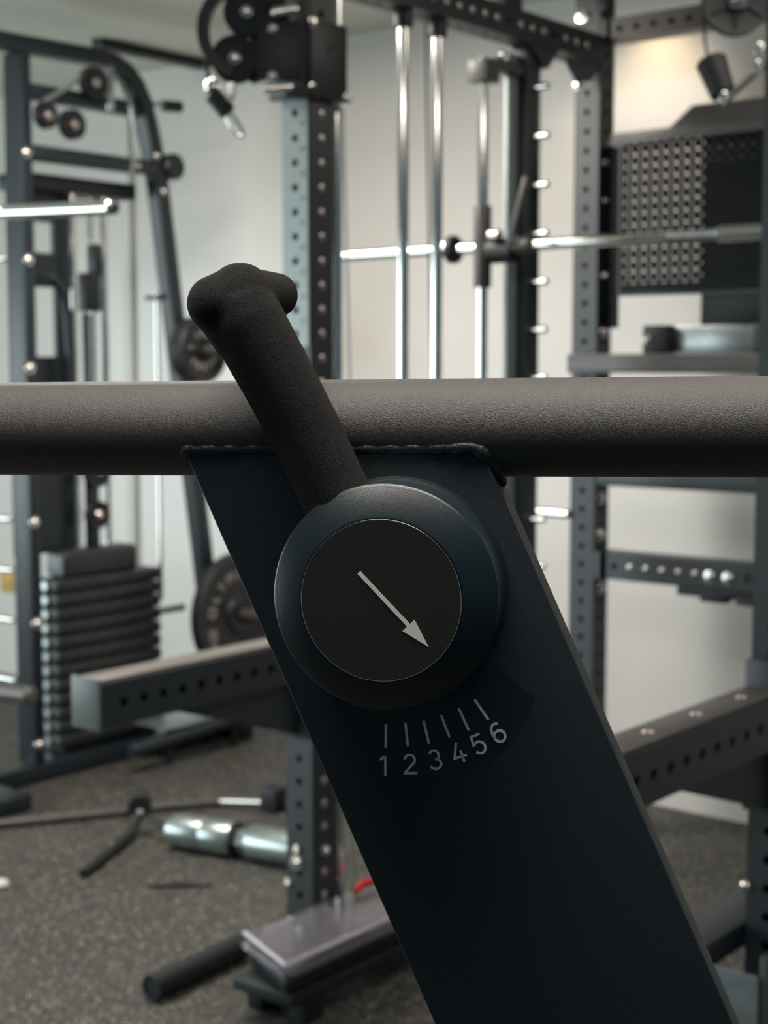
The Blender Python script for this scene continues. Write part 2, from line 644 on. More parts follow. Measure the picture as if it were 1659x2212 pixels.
key = [((edge_l(0.0585) - 0.0008, 0.008, 0.0585), 0.0022), ((edge_l(0.063) - 0.0010, 0.003, 0.063), 0.0030), ((edge_l(zt) + 0.0010, 0.0010, zt + 0.0002), 0.0034),
       ((-0.075, 0.0008, zt + 0.0003), 0.0029), ((-0.0445, 0.0008, zt), 0.0030), ((-0.010, 0.0006, zt + 0.0004), 0.0028), ((0.020, 0.0008, zt + 0.0006), 0.0030),
       ((edge_r(zt) - 0.0040, 0.0006, zt + 0.0012), 0.0038), ((edge_r(zt) + 0.0002, 0.0014, zt - 0.0010), 0.0042), ((edge_r(0.060) + 0.0010, 0.0045, 0.0595), 0.0040),
       ((edge_r(0.055) + 0.0012, 0.0085, 0.0545), 0.0036), ((edge_r(0.050) + 0.0010, 0.0125, 0.0500), 0.0028), ((edge_r(0.0475) + 0.0004, 0.0140, 0.0475), 0.0010)]
path, rad = [], []
for (pa, ra), (pb_, rb) in zip(key, key[1:]):
    pa, pb_ = Vector(pa), Vector(pb_)
    m_ = max(3, int((pb_ - pa).length / 0.0014))
    for k in range(m_):
        f_ = k / m_
        path.append(pa.lerp(pb_, f_) + Vector((0, 0, random.uniform(-0.00022, 0.00022))))
        rad.append(ra + (rb - ra) * f_ + 0.00022 * sin(len(path) * 0.8) + random.uniform(-0.00012, 0.00012))
# relax the path so that the corners round off
for _ in range(2):
    path = [path[0]] + [(path[k - 1] + path[k] * 2 + path[k + 1]) / 4 for k in range(1, len(path) - 1)] + [path[-1]]
wb.tube(path, rad, 14)
wb.build('weld_bead', 'weld', fm, base=Z0)

# dial: hub + conical ring + disc
R_RIM = 0.0525
dl = MB(Vector)
dl.lathe((0, 0, 0), (0, -1, 0), [(0, -0.002), (0.0535, -0.002), (0.0535, 0.0016), (0.0522, 0.0022), (0.0523, 0.0296), (0.05245, 0.0306), (0.0524, 0.0313), (0.0521, 0.0319), (0.0516, 0.03235), (0.0509, 0.0328), (0.0500, 0.0334), (0.0384, 0.0412), (0.0374, 0.0414), (0.0370, 0.0404), (0, 0.0404)], 128)
dial = dl.build('dial', 'dial', fm, base=Z0)
ds = MB(Vector)
ds.lathe((0, 0, 0), (0, -1, 0), [(0, 0.038), (0.0364, 0.038), (0.0367, 0.0416), (0.0363, 0.0420), (0, 0.0420)], 128)
ds.build('dial_face', 'disc', dial, base=Z0)
bz = MB(Vector)
bz.tube([(0.03675 * cos(2 * pi * k / 96), -0.0418, 0.03675 * sin(2 * pi * k / 96)) for k in range(96)], 0.00026, 8, closed=True)
bz.build('edge_glint_ring', 'bolt', dial, base=Z0)  # metal ring added to give the disc edge its bright line
yA = -0.0423
ar = MB(Vector)
p0, p1 = Vector((-0.0098, 0, 0.0128)), Vector((0.0126, 0, -0.0110))
d = (p1 - p0).normalized()
e = Vector((d.z, 0, -d.x))
hw = 0.00088
tip = Vector((0.0218, 0, -0.0204))
hb = Vector((0.0127, 0, -0.0108))
poly = [p0 + e * hw, hb + e * hw, hb + e * 0.0038, tip, hb - e * 0.0038, hb - e * hw, p0 - e * hw]
ar.prism([Vector((q.x, yA, q.z)) for q in poly], (0, 0.0004, 0))
ar.build('arrow', 'arrow', dial, base=Z0)

# scale printed on the arm: film, ticks, numerals
sm = MB(Vector)
arc = []
for k in range(13):
    a = radians(-104 + 66 * k / 12)
    arc.append(Vector((0.0585 * cos(a), -0.0002, 0.0585 * sin(a))))
for k in range(13):
    a = radians(-38 - 66 * k / 12)
    rr = 0.083 + 0.012 * sin(pi * k / 12)
    arc.append(Vector((rr * cos(a), -0.0002, rr * sin(a))))
sm.prism(arc, (0, 0.0004, 0))
scale = sm.build('scale_decal', 'decalfilm', fm, base=Z0)
ticks = [((-6.2, -66.4), (-6.4, -77.9)), ((3.3, -65.5), (4.5, -76.8)), ((12.2, -64.1), (14.7, -75.1)), ((20.7, -61.1), (24.8, -71.8)), ((29.2, -57.4), (34.0, -68.0)), ((36.9, -53.0), (43.4, -62.6))]
for (x0, z0), (x1, z1) in ticks:
    p, q = Vector((x0, 0, z0)) / 1000, Vector((x1, 0, z1)) / 1000
    d = (q - p).normalized()
    e = Vector((d.z, 0, -d.x)) * 0.00058
    tb = MB(Vector)
    tb.prism([Vector((k.x, -0.00055, k.z)) for k in (p + e, q + e, q - e, p - e)], (0, 0.0004, 0))
    tb.build('tick_mark', 'decal', scale, base=Z0)
def arcp(cx, cz, rx, rz, a0, a1, n=14):
    return [(cx + rx * cos(radians(a0 + (a1 - a0) * k / n)), cz + rz * sin(radians(a0 + (a1 - a0) * k / n))) for k in range(n + 1)]


GLYPH = {
    '1': [[(-0.20, 0.27), (-0.06, 0.40), (0.05, 0.44)], [(0.05, 0.50), (0.05, -0.50)]],
    '2': [arcp(0, 0.20, 0.245, 0.25, 175, -25) + [(-0.26, -0.40), (-0.28, -0.445), (0.31, -0.445)]],
    '3': [arcp(-0.01, 0.215, 0.225, 0.23, 160, -85), arcp(0, -0.20, 0.265, 0.25, 88, -160)],
    '4': [[(0.05, 0.50), (-0.265, -0.205), (0.35, -0.205)], [(0.13, 0.08), (0.13, -0.50)]],
    '5': [[(0.25, 0.445), (-0.19, 0.445), (-0.235, 0.02)] + arcp(0.0, -0.165, 0.265, 0.285, 138, -152)],
    '6': [arcp(0, -0.185, 0.26, 0.265, 180, 540, 24), [(-0.26, -0.185), (-0.255, 0.08), (-0.19, 0.30), (-0.05, 0.43), (0.08, 0.445), (0.22, 0.385)]],
}


def ribbon(mb, pts, wd, T):
    P = [Vector((x, z, 0)) for x, z in pts]
    L_, R_ = [], []
    for k in range(len(P)):
        t0 = (P[k] - P[k - 1]).normalized() if k else (P[1] - P[0]).normalized()
        t1 = (P[k + 1] - P[k]).normalized() if k < len(P) - 1 else t0
        t = (t0 + t1).normalized()
        n = Vector((-t.y, t.x, 0)) / max(0.5, t.dot(t0))
        L_.append(T(P[k] + n * wd))
        R_.append(T(P[k] - n * wd))
    for k in range(len(P) - 1):
        mb.prism([L_[k], L_[k + 1], R_[k + 1], R_[k]], (0, 0.0003, 0))


digits = [('1', -7.2, -86.9, 0), ('2', 5.5, -85.5, 4), ('3', 17.6, -82.9, 9), ('4', 29.0, -79.1, 19), ('5', 38.6, -74.6, 24), ('6', 47.9, -68.7, 31)]
for g, x, z, rot in digits:
    rc, rs = cos(radians(rot)), sin(radians(rot))

    def place(p, x=x, z=z, rc=rc, rs=rs):
        q = p * 0.0101
        return Vector((x / 1000 + q.x * rc - q.y * rs, -0.0006, z / 1000 + q.x * rs + q.y * rc))
    nb = MB(Vector)
    for st_ in GLYPH[g]:
        ribbon(nb, st_, 0.056, place)
    nb.build('numeral', 'decal', scale, base=Z0, smooth=False)

# lever: foam shaft and T head fused into one soft surface
lv = MB(Vector)
ly = -0.0165
lv.tube([(-0.012, ly, 0.018), (-0.0290, ly, 0.0518), (-0.0395, ly - 0.001, 0.0749), (-0.0516, ly - 0.003, 0.0990), (-0.0662, ly - 0.006, 0.1270), (-0.0705, ly - 0.006, 0.1360)], [0.0166, 0.0167, 0.0169, 0.0174, 0.0180, 0.0165], 28)
lv.sphere((-0.0690, ly - 0.004, 0.1385), 0.0155, 22, 12)
h0, h1 = Vector((-0.0790, ly - 0.012, 0.1348)), Vector((-0.0600, ly + 0.026, 0.1400))
hm = Vector((-0.0690, ly - 0.004, 0.1385))
lv.tube([h0, hm], [0.0130, 0.0150], 24)
lv.tube([hm, h1], [0.0140, 0.0108], 24)
lv.sphere(h0, 0.0131, 20, 12)
lv.sphere(h1, 0.0109, 20, 12)
lv.tube([h0 + Vector((0.001, 0.001, -0.002)), (-0.0680, ly - 0.0065, 0.1225)], [0.0120, 0.0158], 20)
lv.sphere((-0.0755, ly - 0.0095, 0.1290), 0.0124, 20, 12)
me = lv.mesh('lever')
tmp = bpy.data.objects.new('lever_tmp', me)
col.objects.link(tmp)
md = tmp.modifiers.new('r', 'REMESH')
md.mode = 'VOXEL'
md.voxel_size = 0.0011
md2 = tmp.modifiers.new('s', 'SMOOTH')
md2.iterations = 16
md2.factor = 0.5
dg = bpy.context.evaluated_depsgraph_get()
lm = bpy.data.meshes.new_from_object(tmp.evaluated_get(dg))
bpy.data.objects.remove(tmp)
lm.polygons.foreach_set('use_smooth', [True] * len(lm.polygons))
lm.materials.clear()
lm.materials.append(M['foam'])
lm.name = 'lever_grip'
link('lever_grip', lm, fm)

# ================================================================== POWER RACK
VL = 0.008
VQ = 1.078
UR = 1.16
S = 0.075
rk = thing('power_rack', 'black perforated power rack with peg board and cable pulleys by back wall', 'rack', 0, 0)


def upright(u, v, h, faces='-w+n', parent=rk, name='upright'):
    # section axes: wd = u, nr = v
    b = MB()
    n = int((h - 0.05) / 0.05)
    b.perf_tube((u, v, 0.012), (0, 0, 1), (1, 0, 0), (0, 1, 0), h - 0.012, S, S, 0.05, 0.053, n, 0.0082, faces)
    o = b.build(name, 'rack', parent)
    MB().box(u - 0.07, u + 0.07, v - 0.07, v + 0.07, 0, 0.012).build('base_plate', 'rack', parent, bevel=0.003)
    return o


uL = upright(0, VL, 2.30)
VR = -0.010
uR = upright(UR, VR, 2.30)
uQ = upright(0, VQ, 2.30)
uR2 = upright(UR, VQ, 2.30)
hz = [0.065 + 0.05 * k for k in range(44)]
for z in hz:
    if 0.10 < z < 1.84:
        plant('hole_plug', ME_PLUG, rk, (0.0, VL + S / 2, z), '+v')
# brushed face plate on the front of the left upright (runs where the trolley slides)
b = MB()
b.perf_face((-S / 2 - 0.003, VL, 1.340), (0, 0, 1), (0, 1, 0), (-1, 0, 0), 0.90, S - 0.004, 0.05, 0.025, 17, 0.0082)
fp = b.build('face_plate', 'satin', rk)
for k in range(9):
    me = text_mesh(str(22 + k), 0.011, 0.0002)
    me.materials.clear()
    me.materials.append(M['black'])
    o = link('numeral', me, fp, local(rk, (-S / 2 - 0.0034, VL + 0.021, 1.392 + 0.05 * k)))
    o.rotation_euler = (pi / 2, 0, -pi / 2)
# bolts low on the left upright
plant('bolt', ME_BOLT_S, rk, (-S / 2, 0.0, 0.262), '-u')
plant('bolt', ME_BOLT, rk, (-S / 2, 0.0, 0.236), '-u')
plant('bolt', ME_BOLT_S, rk, (-S / 2, -0.026, 0.184), '-u')
plant('bolt', ME_BOLT_S, rk, (0.003, VL + S / 2, 0.261), '+v')
# side beam, left upright to rear upright
b = MB()
b.perf_tube((S / 2, VL, 2.118), (1, 0, 0), (0, 0, 1), (0, 1, 0), UR - S, 0.070, 0.070, 0.05, 0.045, 20, 0.0082, '+n-w')
b.build('side_beam', 'rack', rk)
for k in range(20):
    if k not in (12, 16):
        plant('hole_plug', ME_PLUG, rk, (S / 2 + 0.045 + 0.05 * k, VL + 0.035, 2.118), '+v')
for (u, g) in ((0.86, 0.10), (UR - 0.09, 0.06)):
    b = MB()
    b.prism([(u - g, VL + 0.03, 2.083), (u + g * 0.5, VL + 0.03, 2.083), (u + 0.0, VL + 0.03, 2.083 - 0.05)], (0, -0.05, 0))
    b.build('gusset', 'rack', rk)
b = MB()
b.perf_tube((S / 2, VQ, 2.118), (1, 0, 0), (0, 0, 1), (0, 1, 0), UR - S, 0.070, 0.070, 0.05, 0.045, 20, 0.0082, '+n')
b.build('side_beam', 'rack', rk)
# rear top beam
b = MB()
b.perf_tube((UR - 0.005, VR + S / 2, 2.168), (0, 1, 0), (0, 0, 1), (1, 0, 0), VQ - VR - S, 0.058, 0.058, 0.05, 0.055, 19, 0.0085, '-n')
b.build('rear_beam', 'greybracket', rk)
b = MB().box(UR - 0.06, UR - 0.03, VR + S / 2 + 0.0, VR + S / 2 + 0.034, 2.212, 2.245)
b.build('end_cap', 'black', rk, bevel=0.004)
for p in ((UR - S / 2, -0.030, 2.215), (UR - S / 2, -0.032, 2.068)):
    plant('bolt', ME_BOLT, rk, p, '-u')
plant('bolt', ME_BOLT_S, rk, (UR - S / 2, -0.040, 2.038), '-u')
# top crossmember carrying the lat pulley (above the frame)
b = MB()
b.perf_tube((0.70, VL, 2.262), (0, 1, 0), (0, 0, 1), (1, 0, 0), VQ - VL, 0.06, 0.06, 0.05, 0.06, 20, 0.0082, '-n')
b.build('pulley_beam', 'rack', rk)
for v in (VL, VQ):
    MB().box(0.66, 0.74, v - 0.035, v + 0.035, 2.153, 2.232).build('beam_block', 'rack', rk, bevel=0.003)
# lower rear crossmember with plugs, bolts and bracket
b = MB()
b.perf_tube((UR - 0.002, VR + S / 2, 0.767), (0, 1, 0), (0, 0, 1), (1, 0, 0), VQ - VR - S, 0.072, 0.07, 0.0478, 0.064, 20, 0.0085, '-n')
b.build('rear_crossmember', 'rack', rk)
for k in range(1, 6):
    plant('hole_plug', ME_PLUG, rk, (UR - 0.037, VL + S / 2 + 0.046 + 0.0478 * k, 0.767), '-u')
for v in (0.3735, 0.4250):
    plant('bolt', ME_BOLT, rk, (UR - 0.037, v, 0.763), '-u')
me = text_mesh('RI', 0.046, 0.0008)
me.materials.clear()
me.materials.append(M['black'])
o = link('lettering', me, rk, local(rk, (UR - 0.0375, 0.487, 0.765)))
o.rotation_euler = (pi / 2, 0, -pi / 2)
b = MB().box(UR - 0.06, UR + 0.03, 0.29, 0.545, 0.712, 0.735)
b.build('catch_bracket', 'black', rk, bevel=0.004)
for v in (0.36, 0.46):
    b = MB().box(UR - 0.068, UR - 0.038, v, v + 0.075, 0.702, 0.722)
    b.build('catch_tooth', 'black', rk, bevel=0.004)
MB().box(UR - 0.034, UR + 0.034, VR + S / 2, VQ - S / 2, 0.981, 1.045).build('rear_crossmember', 'rack', rk, bevel=0.003)
# shelf rail just above the front tube
MB().box(UR - S / 2 - 0.05, UR - S / 2, -0.032, VQ + 0.03, 1.281, 1.331).build('shelf_rail', 'greybracket', rk, bevel=0.003)
# long holder on the shelf rail
b = MB()
b.box(1.105, 1.155, 0.176, 0.250, 1.331, 1.404)
b.build('holder_block', 'black', rk, bevel=0.004)
b = MB()
b.box(1.105, 1.155, 0.485, 0.560, 1.331, 1.404)
b.build('holder_block', 'black', rk, bevel=0.004)
MB().box(1.135, 1.145, 0.250, 0.485, 1.333, 1.402).build('gap_panel', 'steelgrey', rk, bevel=0.002)  # added panel: dim wall seen through the gap is in its grey
plant('bolt', ME_BOLT_S, rk, (1.105, 0.192, 1.368), '-u')
# upper sloped bracket plate above the peg board
b = MB()
b.prism([(1.112, 0.071, 1.877), (1.112, 0.071, 1.901), (1.112, 0.240, 1.901), (1.112, 0.303, 1.949), (1.112, 0.77, 1.949), (1.112, 0.833, 1.901), (1.112, 1.01, 1.901), (1.112, 1.01, 1.872)], (0.006, 0, 0))
b.box(1.102, 1.118, 0.071, 1.01, 1.870, 1.880)
b.build('top_bracket', 'greybracket', rk, bevel=0.0015)
# peg board with real holes
pb = MB()
v0, z0, pt = 0.078, 1.489, 0.0302
nv, nz = 32, 12
for j in range(nz):
    zc = 1.5307 - 0.0 + (j - 0) * pt
    if j == nz - 1:
        pass
    pb.perf_face((1.158, v0, zc), (0, 1, 0), (0, 0, 1), (-1, 0, 0), 0.972, pt, pt, 0.0235, nv, 0.0036, 10, 0.002)
ztop = 1.5307 + (nz - 1) * pt + pt / 2
for za, zb_ in ((1.489, 1.5307 - pt / 2), (ztop, 1.900)):
    pb.bm.faces.new(pb._v([(1.158, v0, za), (1.158, v0 + 0.972, za), (1.158, v0 + 0.972, zb_), (1.158, v0, zb_)]))
pb.build('peg_board', 'board', rk)
for q in ((1.156, 1.172, v0, v0 + 0.972, 1.483, 1.489), (1.156, 1.172, v0 - 0.006, v0, 1.483, 1.90), (1.156, 1.172, v0 + 0.972, v0 + 0.978, 1.483, 1.90)):
    MB().box(*q).build('board_edge', 'rack', rk)
MB().box(UR - 0.004, UR + 0.002, VR + S / 2, v0 - 0.006, 1.40, 1.875).build('mount_flange', 'board', rk)
# dark panel added to darken the wall behind the board's right half
MB().box(1.30, 1.325, 0.24, 1.02, 1.40, 1.90).build('shade_panel', 'black', rk, bevel=0.002)
# bolts on the inner face of the rear upright
for u, z in ((1.158, 1.8345), (1.166, 1.735), (1.158, 1.5375), (1.155, 1.3904), (1.158, 0.9445), (1.153, 0.8466), (1.160, 0.7002)):
    plant('bolt', ME_BOLT, rk, (u, VR + S / 2, z), '+v')
# chrome horn out of the rear upright
MB().cyl((1.118, VR - S / 2, 0.898), (1.118, -0.170, 0.900), 0.0125, 20, bev=0.003).build('storage_horn', 'chrome', rk)
# guide rods of the cable column and its cables
for u, v, r in ((0.319, VL, 0.0125), (0.4445, VL, 0.0125), (0.092, VL, 0.0110)):
    MB().cyl((u, v, 0.04), (u, v, 2.083), r, 20).build('guide_rod', 'chrome', rk)
for u in (0.319, 0.4445):
    MB().cyl((u, VL, 2.045), (u, VL, 2.083), 0.022, 18, bev=0.003).build('rod_collar', 'black', rk)
MB().tube([(0.112, VL, 1.845), (0.132, VL, 1.27), (0.14, VL, 0.06)], 0.0028, 8).build('cable', 'steelgrey', rk)
MB().tube([(0.425, VL - 0.02, 2.08), (0.452, VL - 0.02, 1.27), (0.46, VL - 0.02, 0.06)], 0.0026, 8).build('cable', 'rubber', rk)
MB().box(0.06, 0.52, VL - 0.03, VL + 0.03, 0.0, 0.04).build('column_foot', 'rack', rk, bevel=0.003)
# slotted post of the guided bar, with catch pegs
MB().box(0.785, 0.845, -0.022, 0.028, 0.0, 2.083).build('peg_post', 'rack', rk, bevel=0.003)
MB().box(0.742, 0.785, -0.012, 0.000, 0.0, 2.06).build('post_flange', 'satin', rk, bevel=0.002)
for k in range(16):
    z = 1.9814 - 0.1184 * k
    plant('catch_peg', ME_PEG, rk, (0.812, 0.028, z), '+v')
MB().cyl((0.641, -0.002, 0.05), (0.641, -0.002, 2.03), 0.0125, 20).build('slide_rod', 'chrome', rk)
b = MB()
b.box(0.612, 0.672, -0.030, 0.026, 1.972, 2.026)
b.build('rod_clamp', 'greybracket', rk, bevel=0.004)
MB().box(0.67, 0.79, -0.022, 0.018, 2.006, 2.036).build('clamp_arm', 'greybracket', rk, bevel=0.003)
MB().box(0.60, 0.86, -0.035, 0.035, 0.0, 0.05).build('rod_foot', 'rack', rk, bevel=0.003)
plant('bolt', ME_BOLT_S, rk, (0.690, 0.018, 2.073 - 0.03), '+v')
# trolley and pulley block on the left upright
b = MB()
b.box(-0.056, 0.062, VL + 0.0385, VL + 0.058, 1.842, 1.998)
b.build('trolley', 'black', rk, bevel=0.006)
MB().box(-0.062, -0.042, -0.045, VL + 0.05, 1.842, 2.06).build('trolley_plate', 'black', rk, bevel=0.003)
MB().cyl((0.003, VL + 0.056, 1.945), (0.003, VL + 0.0595, 1.945), 0.007, 14).build('pin_hole', 'rubber', rk)
for p in ((-0.050, VL + 0.058, 2.017 - 0.03), (-0.050, VL + 0.058, 1.857), (0.056, VL + 0.058, 1.850)):
    plant('bolt', ME_BOLT_S, rk, p, '+v')
E1 = Vector((0.629, 0.777, 0))
NC = Vector((-0.777, 0.629, 0))     # block faces the room's front
C0 = Vector((-0.153, -0.028, 1.954))


def pbk(a, z, n=0.0):
    return C0 + E1 * a + Vector((0, 0, z)) + NC * n


pulley_root = MB().tube([pbk(0.079 * cos(radians(t)), 0.012 + 0.085 * sin(radians(t))) for t in range(70, 262, 8)], 0, sec=(0.0115, 0.014, NC)).build('pulley_guard', 'black', rk)


def sheave(parent, c, n, r, wdt, name='pulley_wheel', m='black'):
    b = MB()
    h = wdt / 2
    b.lathe(Vector(c), n, [(0, -h), (r * 0.35, -h), (r * 0.38, -h * 0.6), (r * 0.8, -h * 0.6), (r, -h), (r * 0.88, 0), (r, h), (r * 0.8, h * 0.6), (r * 0.38, h * 0.6), (r * 0.35, h), (0, h)], 32)
    return b.build(name, m, parent)


MB().prism([pbk(0.0, 0.085, -0.015), pbk(0.085, 0.080, -0.015), pbk(0.110, -0.060, -0.015), pbk(0.020, -0.090, -0.015), pbk(-0.030, -0.060, -0.015), pbk(0.015, 0.0, -0.015)], NC * 0.004).build('pulley_cheek', 'rubber', rk)
for a, z in ((0.009, 0.046), (-0.016, -0.044)):
    sheave(rk, pbk(a, z), NC, 0.047, 0.022, m='rubber')
    MB().lathe(pbk(a, z, 0.011), NC, [(0.012, 0), (0.012, 0.003), (0.008, 0.004), (0.0075, 0.012), (0, 0.015)], 16).build('axle_bolt', 'bolt', rk)


def obox(a0, a1, z0, z1, n0, n1):
    return [pbk(a0, z0, n0), pbk(a1, z0, n0), pbk(a1, z0, n1), pbk(a0, z0, n1), pbk(a0, z1, n0), pbk(a1, z1, n0), pbk(a1, z1, n1), pbk(a0, z1, n1)]


MB().hexa(obox(0.028, 0.118, -0.085, 0.030, -0.012, 0.012)).build('pulley_bracket', 'black', rk, bevel=0.003)
MB().hexa(obox(0.085, 0.150, -0.118, -0.098, -0.035, 0.02)).build('pulley_bracket', 'black', rk, bevel=0.003)
MB().cyl(pbk(0.060, 0.042, 0.02), pbk(0.112, 0.050, 0.02), 0.010, 16, bev=0.002).build('cross_pin', 'bolt', rk)
MB().cyl(pbk(0.042, -0.106, 0.022), pbk(0.100, -0.102, 0.022), 0.009, 16, bev=0.002).build('cross_pin', 'bolt', rk)
for a, z in ((0.062, 0.012), (0.060, -0.080)):
    MB().lathe(pbk(a, z, 0.012), NC, [(0.010, 0), (0.010, 0.006), (0.006, 0.009), (0, 0.010)], 14).build('axle_bolt', 'bolt', rk)
MB().sphere(pbk(-0.062, -0.098, 0.0), 0.017, 18, 10).build('cable_ball', 'bolt', rk)
MB().tube([pbk(-0.075, -0.05), pbk(-0.068, -0.085), pbk(-0.060, -0.105)], 0.004, 8).build('cable', 'rubber', rk)
MB().cyl(pbk(-0.064, -0.110), pbk(-0.030, -0.150), 0.018, 18, bev=0.004).build('cable_stopper', 'rubber', rk)
MB().tube([pbk(-0.020, -0.088), pbk(-0.024, -0.112), pbk(-0.034, -0.140)], 0.0085, 12).build('shackle', 'chrome', rk)
loop = []
for k in range(20):
    t = 2 * pi * k / 20
    x, y = 0.0075 * cos(t), 0.030 * sin(t)
    a = radians(32)
    loop.append(pbk(-0.018 + x * cos(a) - y * sin(-a) * -1 * -1, -0.172 + x * sin(a) * -1 + y * cos(a) * -1 * -1, 0.004))
loop = [pbk(-0.018 + (0.0075 * cos(2 * pi * k / 20)) * cos(0.56) + (0.030 * sin(2 * pi * k / 20)) * sin(0.56), -0.172 + (0.0075 * cos(2 * pi * k / 20)) * sin(0.56) - (0.030 * sin(2 * pi * k / 20)) * cos(0.56), 0.004) for k in range(20)]
MB().tube(loop, 0.0034, 10, closed=True).build('carabiner', 'chrome', rk)
loop = [pbk(-0.040 + 0.009 * cos(2 * pi * k / 16), -0.140 + 0.012 * sin(2 * pi * k / 16), 0.006) for k in range(16)]
MB().tube(loop, 0.003, 8, closed=True).build('ring', 'chrome', rk)
# lat pulley under the top crossmember
LC = Vector((0.70, 0.621, 2.083))
sheave(rk, LC, NC, 0.074, 0.026, m='rubber')
for k in range(6):
    a = 2 * pi * k / 6 + 0.5
    dv = E1 * cos(a) + Vector((0, 0, 1)) * sin(a)
    MB().tube([LC + NC * 0.009 + dv * 0.026, LC + NC * 0.009 + dv * 0.062], 0.0045, 8).build('wheel_rib', 'rubber', rk)
MB().lathe(LC + NC * 0.013, NC, [(0.019, 0), (0.019, 0.004), (0.013, 0.005), (0.012, 0.013), (0, 0.016)], 16).build('axle_bolt', 'bolt', rk)
for s in (-1, 1):
    q = LC + NC * (0.018 * s)
    MB().prism([q - E1 * 0.016 - Vector((0, 0, 0.02)), q + E1 * 0.016 - Vector((0, 0, 0.02)), q + E1 * 0.03 + Vector((0, 0, 0.158)), q - E1 * 0.03 + Vector((0, 0, 0.158))], NC * 0.004).build('pulley_cheek', 'rack', rk)
cabtop = LC - E1 * 0.072
MB().tube([cabtop + Vector((0, 0, 0.0)), (0.70, 0.5488, 2.005), (0.70, 0.553, 1.985), (0.70, 0.5605, 1.965)], 0.0030, 8).build('cable', 'rubber', rk)
MB().cyl((0.70, 0.5615, 1.968), (0.70, 0.597, 1.884), 0.034, 24, r1=0.028, bev=0.006).build('cable_stopper', 'rubber', rk)
MB().tube([(0.70, 0.597, 1.884), (0.70, 0.606, 1.872), (0.70, 0.600, 1.862)], 0.007, 10).build('shackle', 'steelgrey', rk)
MB().tube([(0.69, 0.600, 1.868), (0.69, 0.650, 1.905), (0.69, 0.720, 1.955), (0.69, 0.80, 1.99)], 0.0075, 12).build('pull_bar', 'steelgrey', rk)
for v, z in ((0.607, 1.876), (0.685, 1.932), (0.688, 1.968)):
    lp_ = [Vector((0.68, v, z)) + E1 * (0.008 * cos(2 * pi * k / 14)) + Vector((0, 0, 0.013 * sin(2 * pi * k / 14))) for k in range(14)]
    MB().tube(lp_, 0.0032, 8, closed=True).build('ring', 'chrome', rk)
MB().cyl((0.685, 0.72, 1.965), (0.685, 0.80, 1.995), 0.018, 16, bev=0.004).build('pull_grip', 'rubber', rk)
# foot plate unit standing in front of the right upright
ft = MB().box(-0.16, 0.26, 0.955, 1.035, 0.300, 0.345).build('foot_rail', 'rack', rk, bevel=0.004)
MB().box(-0.16, 0.26, 0.935, 0.955, 0.270, 0.335).build('foot_rail', 'rack', rk, bevel=0.003)
plant('bolt', ME_BOLT, rk, (0.012, 1.035, 0.312), '+v')
plant('bolt', ME_BOLT_S, rk, (-S / 2, 1.039, 0.411), '-u')
tp = MB().box(-0.166, -0.160, 0.930, 1.125, 0.0, 0.312).build('tread_plate', 'tread', rk, bevel=0.0015)
for i in range(6):
    for j in range(10):
        v = 0.945 + i * 0.031 + (0.0155 if j % 2 else 0)
        z = 0.025 + j * 0.030
        if v > 1.115:
            continue
        s_ = 1 if (i + j) % 2 else -1
        b = MB()
        b.prism([(-0.166, v - 0.010, z - 0.007 * s_), (-0.166, v + 0.002, z - 0.003 * s_), (-0.166, v + 0.010, z + 0.007 * s_), (-0.166, v - 0.002, z + 0.003 * s_)], (-0.0018, 0, 0))
        b.build('tread_lug', 'tread', tp)
MB().box(-0.160, -0.135, 1.125, 1.150, 0.0, 0.345).build('plate_edge', 'rack', rk, bevel=0.002)

# ------------------------------------------------------------------ spotter arms
def spotter(v, zt_, label, holes_first, liner):
    t = thing('spotter_arm', label, 'rack arm', -0.0375, v, zt_ - 0.12, 'spotter arms of the rack')
    b = MB()
    h = 0.083
    zc = zt_ - h / 2
    b.perf_tube((-0.605, v, zc), (1, 0, 0), (0, 0, 1), (0, 1, 0), 0.567, h, 0.070, 0.0497, 0.0565, 10, 0.0095, '+n')
    b.build('beam', 'rack', t)
    MB().box(-0.612, -0.605, v - 0.039, v + 0.037, zt_ - h - 0.004, zt_ + 0.010).build('end_plate', 'endplate', t, bevel=0.002)
    MB().box(-0.604, -0.044, v - 0.038, v + 0.028, zt_, zt_ + 0.006).build('liner_strip', liner, t, bevel=0.002)
    b = MB()
    b.prism([(-0.415, v - 0.012, zt_ - h), (-0.0385, v - 0.012, zt_ - h), (-0.0385, v - 0.012, zt_ - 0.205)], (0, 0.024, 0))
    b.build('gusset', 'rack', t)
    MB().box(-0.047, -0.0385, v - 0.045, v + 0.045, zt_ - 0.21, zt_ + 0.05).build('hanger_plate', 'rack', t, bevel=0.002)
    for u in holes_first:
        plant('bolt', ME_PLUG, t, (u, v - 0.003, zt_ + 0.006), '+z')
    return t


spotter(0.001, 0.722, 'black drilled spotter arm with end plate painted pale as lit in front of the weight stack', (), 'liner')
spotter(VQ, 0.758, 'black drilled spotter arm on the right upright beside the white wall', (-0.45, -0.30, -0.145), 'greybracket')

